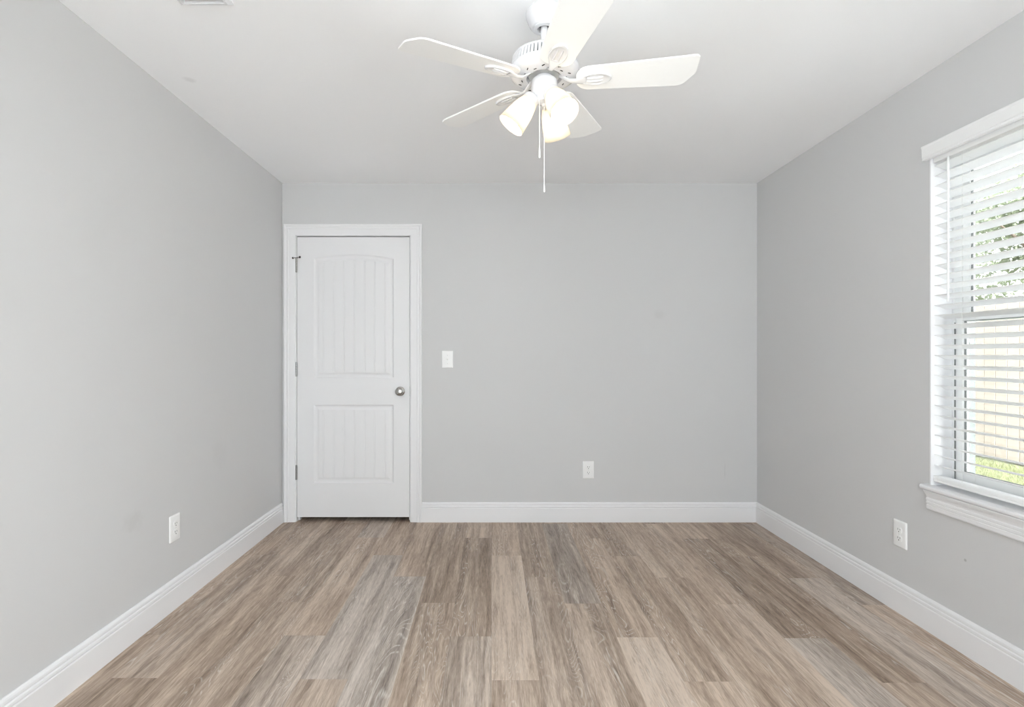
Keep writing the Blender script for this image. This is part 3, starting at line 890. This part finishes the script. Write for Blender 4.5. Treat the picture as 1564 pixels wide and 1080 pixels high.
for y in (2.165, 1.857, 1.549):
    bm = NB()
    for x in (1.9160, 1.9685):
        zo = 0.006 if x < 1.94 else -0.006
        tube(bm, [(x, y, 2.036), (x, y, 0.668)], 0.0005, 6)
    for z in zs:
        tube(bm, [(1.916, y, z + 0.0052), (1.9685, y, z - 0.0112)], 0.0004, 5)
    inb(obj('ladder_cord', bm, M_cord, bl))
bm = tube(NB(), [(1.906, 2.220, 2.030), (1.906, 2.220, 1.425)], 0.0042, 6)
tube(bm, [(1.916, 2.220, 2.036), (1.906, 2.220, 2.034), (1.906, 2.220, 2.026)], 0.0016, 6)
inb(obj('tilt_wand', bm, M_slat, bl))

# ------------------------------------------------------------------ unseen window added behind the camera to light the room
w2 = struct(empty('added_window_2', ((RX0 + RX1) / 2, YF, RZ0)), 'unseen wide window added behind the camera to light the room', 'window')
bm = NB()
for (a, b, c, d) in ((RX0, RX0 + 0.05, RZ0, RZ1), (RX1 - 0.05, RX1, RZ0, RZ1), (RX0 + 0.05, RX1 - 0.05, RZ0, RZ0 + 0.05), (RX0 + 0.05, RX1 - 0.05, RZ1 - 0.05, RZ1),
                     ((RX0 + RX1) / 2 - 0.03, (RX0 + RX1) / 2 + 0.03, RZ0 + 0.05, RZ1 - 0.05)):
    box(bm, a, b, YF - 0.12, YF - 0.06, c, d)
o = obj('window_frame', bm, M_vinyl, w2); o.matrix_parent_inverse = Matrix.Translation(w2.location).inverted()
o = obj('glass_pane', box(NB(), RX0 + 0.04, RX1 - 0.04, YF - 0.093, YF - 0.089, RZ0 + 0.04, RZ1 - 0.04), M_glass, w2); o.matrix_parent_inverse = Matrix.Translation(w2.location).inverted()

w3 = struct(empty('added_window_3', (XR, (QY0 + QY1) / 2, WZ0)), 'unseen window added to the right wall nearer than the blind for light', 'window')  # unseen, added to brighten the left wall and ceiling
bm = frame_bm(NB(), 2.000, WX1, QY0, QY1, WZ0, WZ1, 0.045)
box(bm, 2.000, WX1, QY0 + 0.045, QY1 - 0.045, 1.34, 1.38)
o = obj('window_frame', bm, M_vinyl, w3); o.matrix_parent_inverse = Matrix.Translation(w3.location).inverted()
o = obj('glass_pane', box(NB(), 2.028, 2.032, QY0 + 0.04, QY1 - 0.04, WZ0 + 0.04, WZ1 - 0.04), M_glass, w3); o.matrix_parent_inverse = Matrix.Translation(w3.location).inverted()

w4 = struct(empty('added_window_4', (XL, (QY0 + QY1) / 2, WZ0)), 'unseen window added to the left wall for light', 'window')  # unseen, added to brighten the right wall and ceiling
bm = frame_bm(NB(), XL - T, XL - 0.094, QY0, QY1, WZ0, WZ1, 0.045)
box(bm, XL - T, XL - 0.094, QY0 + 0.045, QY1 - 0.045, 1.34, 1.38)
o = obj('window_frame', bm, M_vinyl, w4); o.matrix_parent_inverse = Matrix.Translation(w4.location).inverted()
o = obj('glass_pane', box(NB(), XL - 0.128, XL - 0.124, QY0 + 0.04, QY1 - 0.04, WZ0 + 0.04, WZ1 - 0.04), M_glass, w4); o.matrix_parent_inverse = Matrix.Translation(w4.location).inverted()

# ------------------------------------------------------------------ outside
struct(obj('lawn', box(NB(), WX1 + 0.01, 16, -4, 22, -0.30, -0.03), M_lawn), 'sunlit green lawn outside the right window', 'lawn')
bm = box(NB(), -6, WX1 + 0.01, -9, YF - T - 0.01, -0.30, -0.05)  # pale ground out of view, added to reflect light through the windows
box(bm, WX1 + 0.01, 5.6, -9, 1.7, -0.30, -0.025)
box(bm, -6, XL - T - 0.01, YF - T - 0.01, 5, -0.30, -0.05)
struct(obj('bounce_patio', bm, M_concrete), 'unseen concrete ground added around the house to bounce light indoors', 'bounce_patio')
rg = random.Random(3)
verts, faces = [], []
for i in range(42000):
    x, y = rg.uniform(2.9, 5.80), rg.uniform(2.6, 8.5)
    h, a, lean = rg.uniform(0.018, 0.042), rg.uniform(0, 2 * PI), rg.uniform(0, 0.03)
    w = rg.uniform(0.0016, 0.0032)
    b = len(verts)
    verts += [(x - w * math.cos(a), y - w * math.sin(a), -0.032), (x + w * math.cos(a), y + w * math.sin(a), -0.032), (x + lean * math.sin(a), y + lean * math.cos(a), -0.03 + h)]
    faces.append((b, b + 1, b + 2))
me = bpy.data.meshes.new('grass'); me.from_pydata(verts, [], faces); me.materials.append(M_grass)
go = bpy.data.objects.new('grass', me); COL.objects.link(go)
tag(go, 'short bright grass in front of the wooden fence', 'grass', None, 'stuff')

FXX = 5.84
fe = tag(empty('wooden_fence', (FXX, 7.0, -0.03)), 'pale wooden privacy fence of vertical boards beyond the lawn', 'fence')
bm = NB(); y = -0.139 * 78; i = 0
while y < 0.139 * 50:
    dz = rg.uniform(-0.012, 0.012); dx = rg.uniform(-0.003, 0.003)
    box(bm, dx, dx + 0.017, y, y + 0.139 - rg.uniform(0.001, 0.007), 0.02, 1.82 + dz)
    y += 0.139
obj('fence_boards', bm, M_fence, fe, bevel=0.003, seg=1)
for z in (0.3, 0.95, 1.6):
    obj('fence_rail', box(NB(), 0.022, 0.060, -10.8, 6.95, z, z + 0.085), M_fence, fe)
for y in (-10.7, -8.3, -5.9, -3.5, -1.1, 1.3, 3.7, 6.1):
    obj('fence_post', box(NB(), 0.061, 0.150, y, y + 0.09, 0.0, 1.85), M_fence, fe)

def tree(loc, h, rx, rz_, n, mi, label):
    t = tag(empty('tree', loc), label, 'tree', 'trees behind the fence')
    r = random.Random(int(loc[0] * 100 + loc[1] * 10))
    bm = NB()
    tube(bm, [(0, 0, -0.05), (0.04, 0.02, h * 0.25), (-0.03, 0.05, h * 0.5), (0.02, 0.0, h * 0.8)], [0.13, 0.10, 0.075, 0.03], 10)
    for q in range(7):
        a = r.uniform(0, 2 * PI); z0 = h * r.uniform(0.3, 0.65)
        tube(bm, [(0, 0.02, z0), (rx * 0.35 * math.cos(a), rx * 0.35 * math.sin(a), z0 + h * 0.1), (rx * 0.7 * math.cos(a), rx * 0.7 * math.sin(a), z0 + h * 0.16)], [0.04, 0.028, 0.012], 8)
    obj('trunk', bm, M_bark, t, smooth=True)
    vs_, fs_ = [], []
    clumps = [(r.gauss(0, rx * 0.42), r.gauss(0, rx * 0.42), h * 0.62 + r.gauss(0, rz_ * 0.42)) for _ in range(46)]
    for q in range(n):
        c = clumps[q % len(clumps)]
        p = Vector((c[0] + r.gauss(0, 0.24), c[1] + r.gauss(0, 0.24), c[2] + r.gauss(0, 0.20)))
        s = r.uniform(0.035, 0.065)
        d = Vector((r.gauss(0, 1), r.gauss(0, 1), r.gauss(-0.3, 0.8))).normalized()
        u = d.cross(Vector((r.gauss(0, 1), r.gauss(0, 1), r.gauss(0, 1)))).normalized()
        b = len(vs_)
        nrm = d.cross(u) * s * 0.15
        vs_ += [tuple(p), tuple(p + d * s * 0.9 + u * s * 0.42 + nrm), tuple(p + d * s * 2.0), tuple(p + d * s * 0.9 - u * s * 0.42 + nrm)]
        fs_ += [(b, b + 1, b + 2), (b, b + 2, b + 3)]
    me = bpy.data.meshes.new('foliage'); me.from_pydata(vs_, [], fs_); me.materials.append(M_leaf[mi])
    o = bpy.data.objects.new('foliage', me); COL.objects.link(o); o.parent = t
tree((8.6, 8.2, -0.03), 5.0, 1.35, 1.45, 16000, 0, 'dark green tree above the fence nearest the window frame')
tree((8.4, 13.2, -0.03), 4.3, 1.3, 1.3, 8000, 1, 'pale green tree at the far end of the fence')
tree((8.0, 3.6, -0.03), 4.2, 1.1, 1.2, 8000, 1, 'leafy tree behind the fence at the near side of the window')
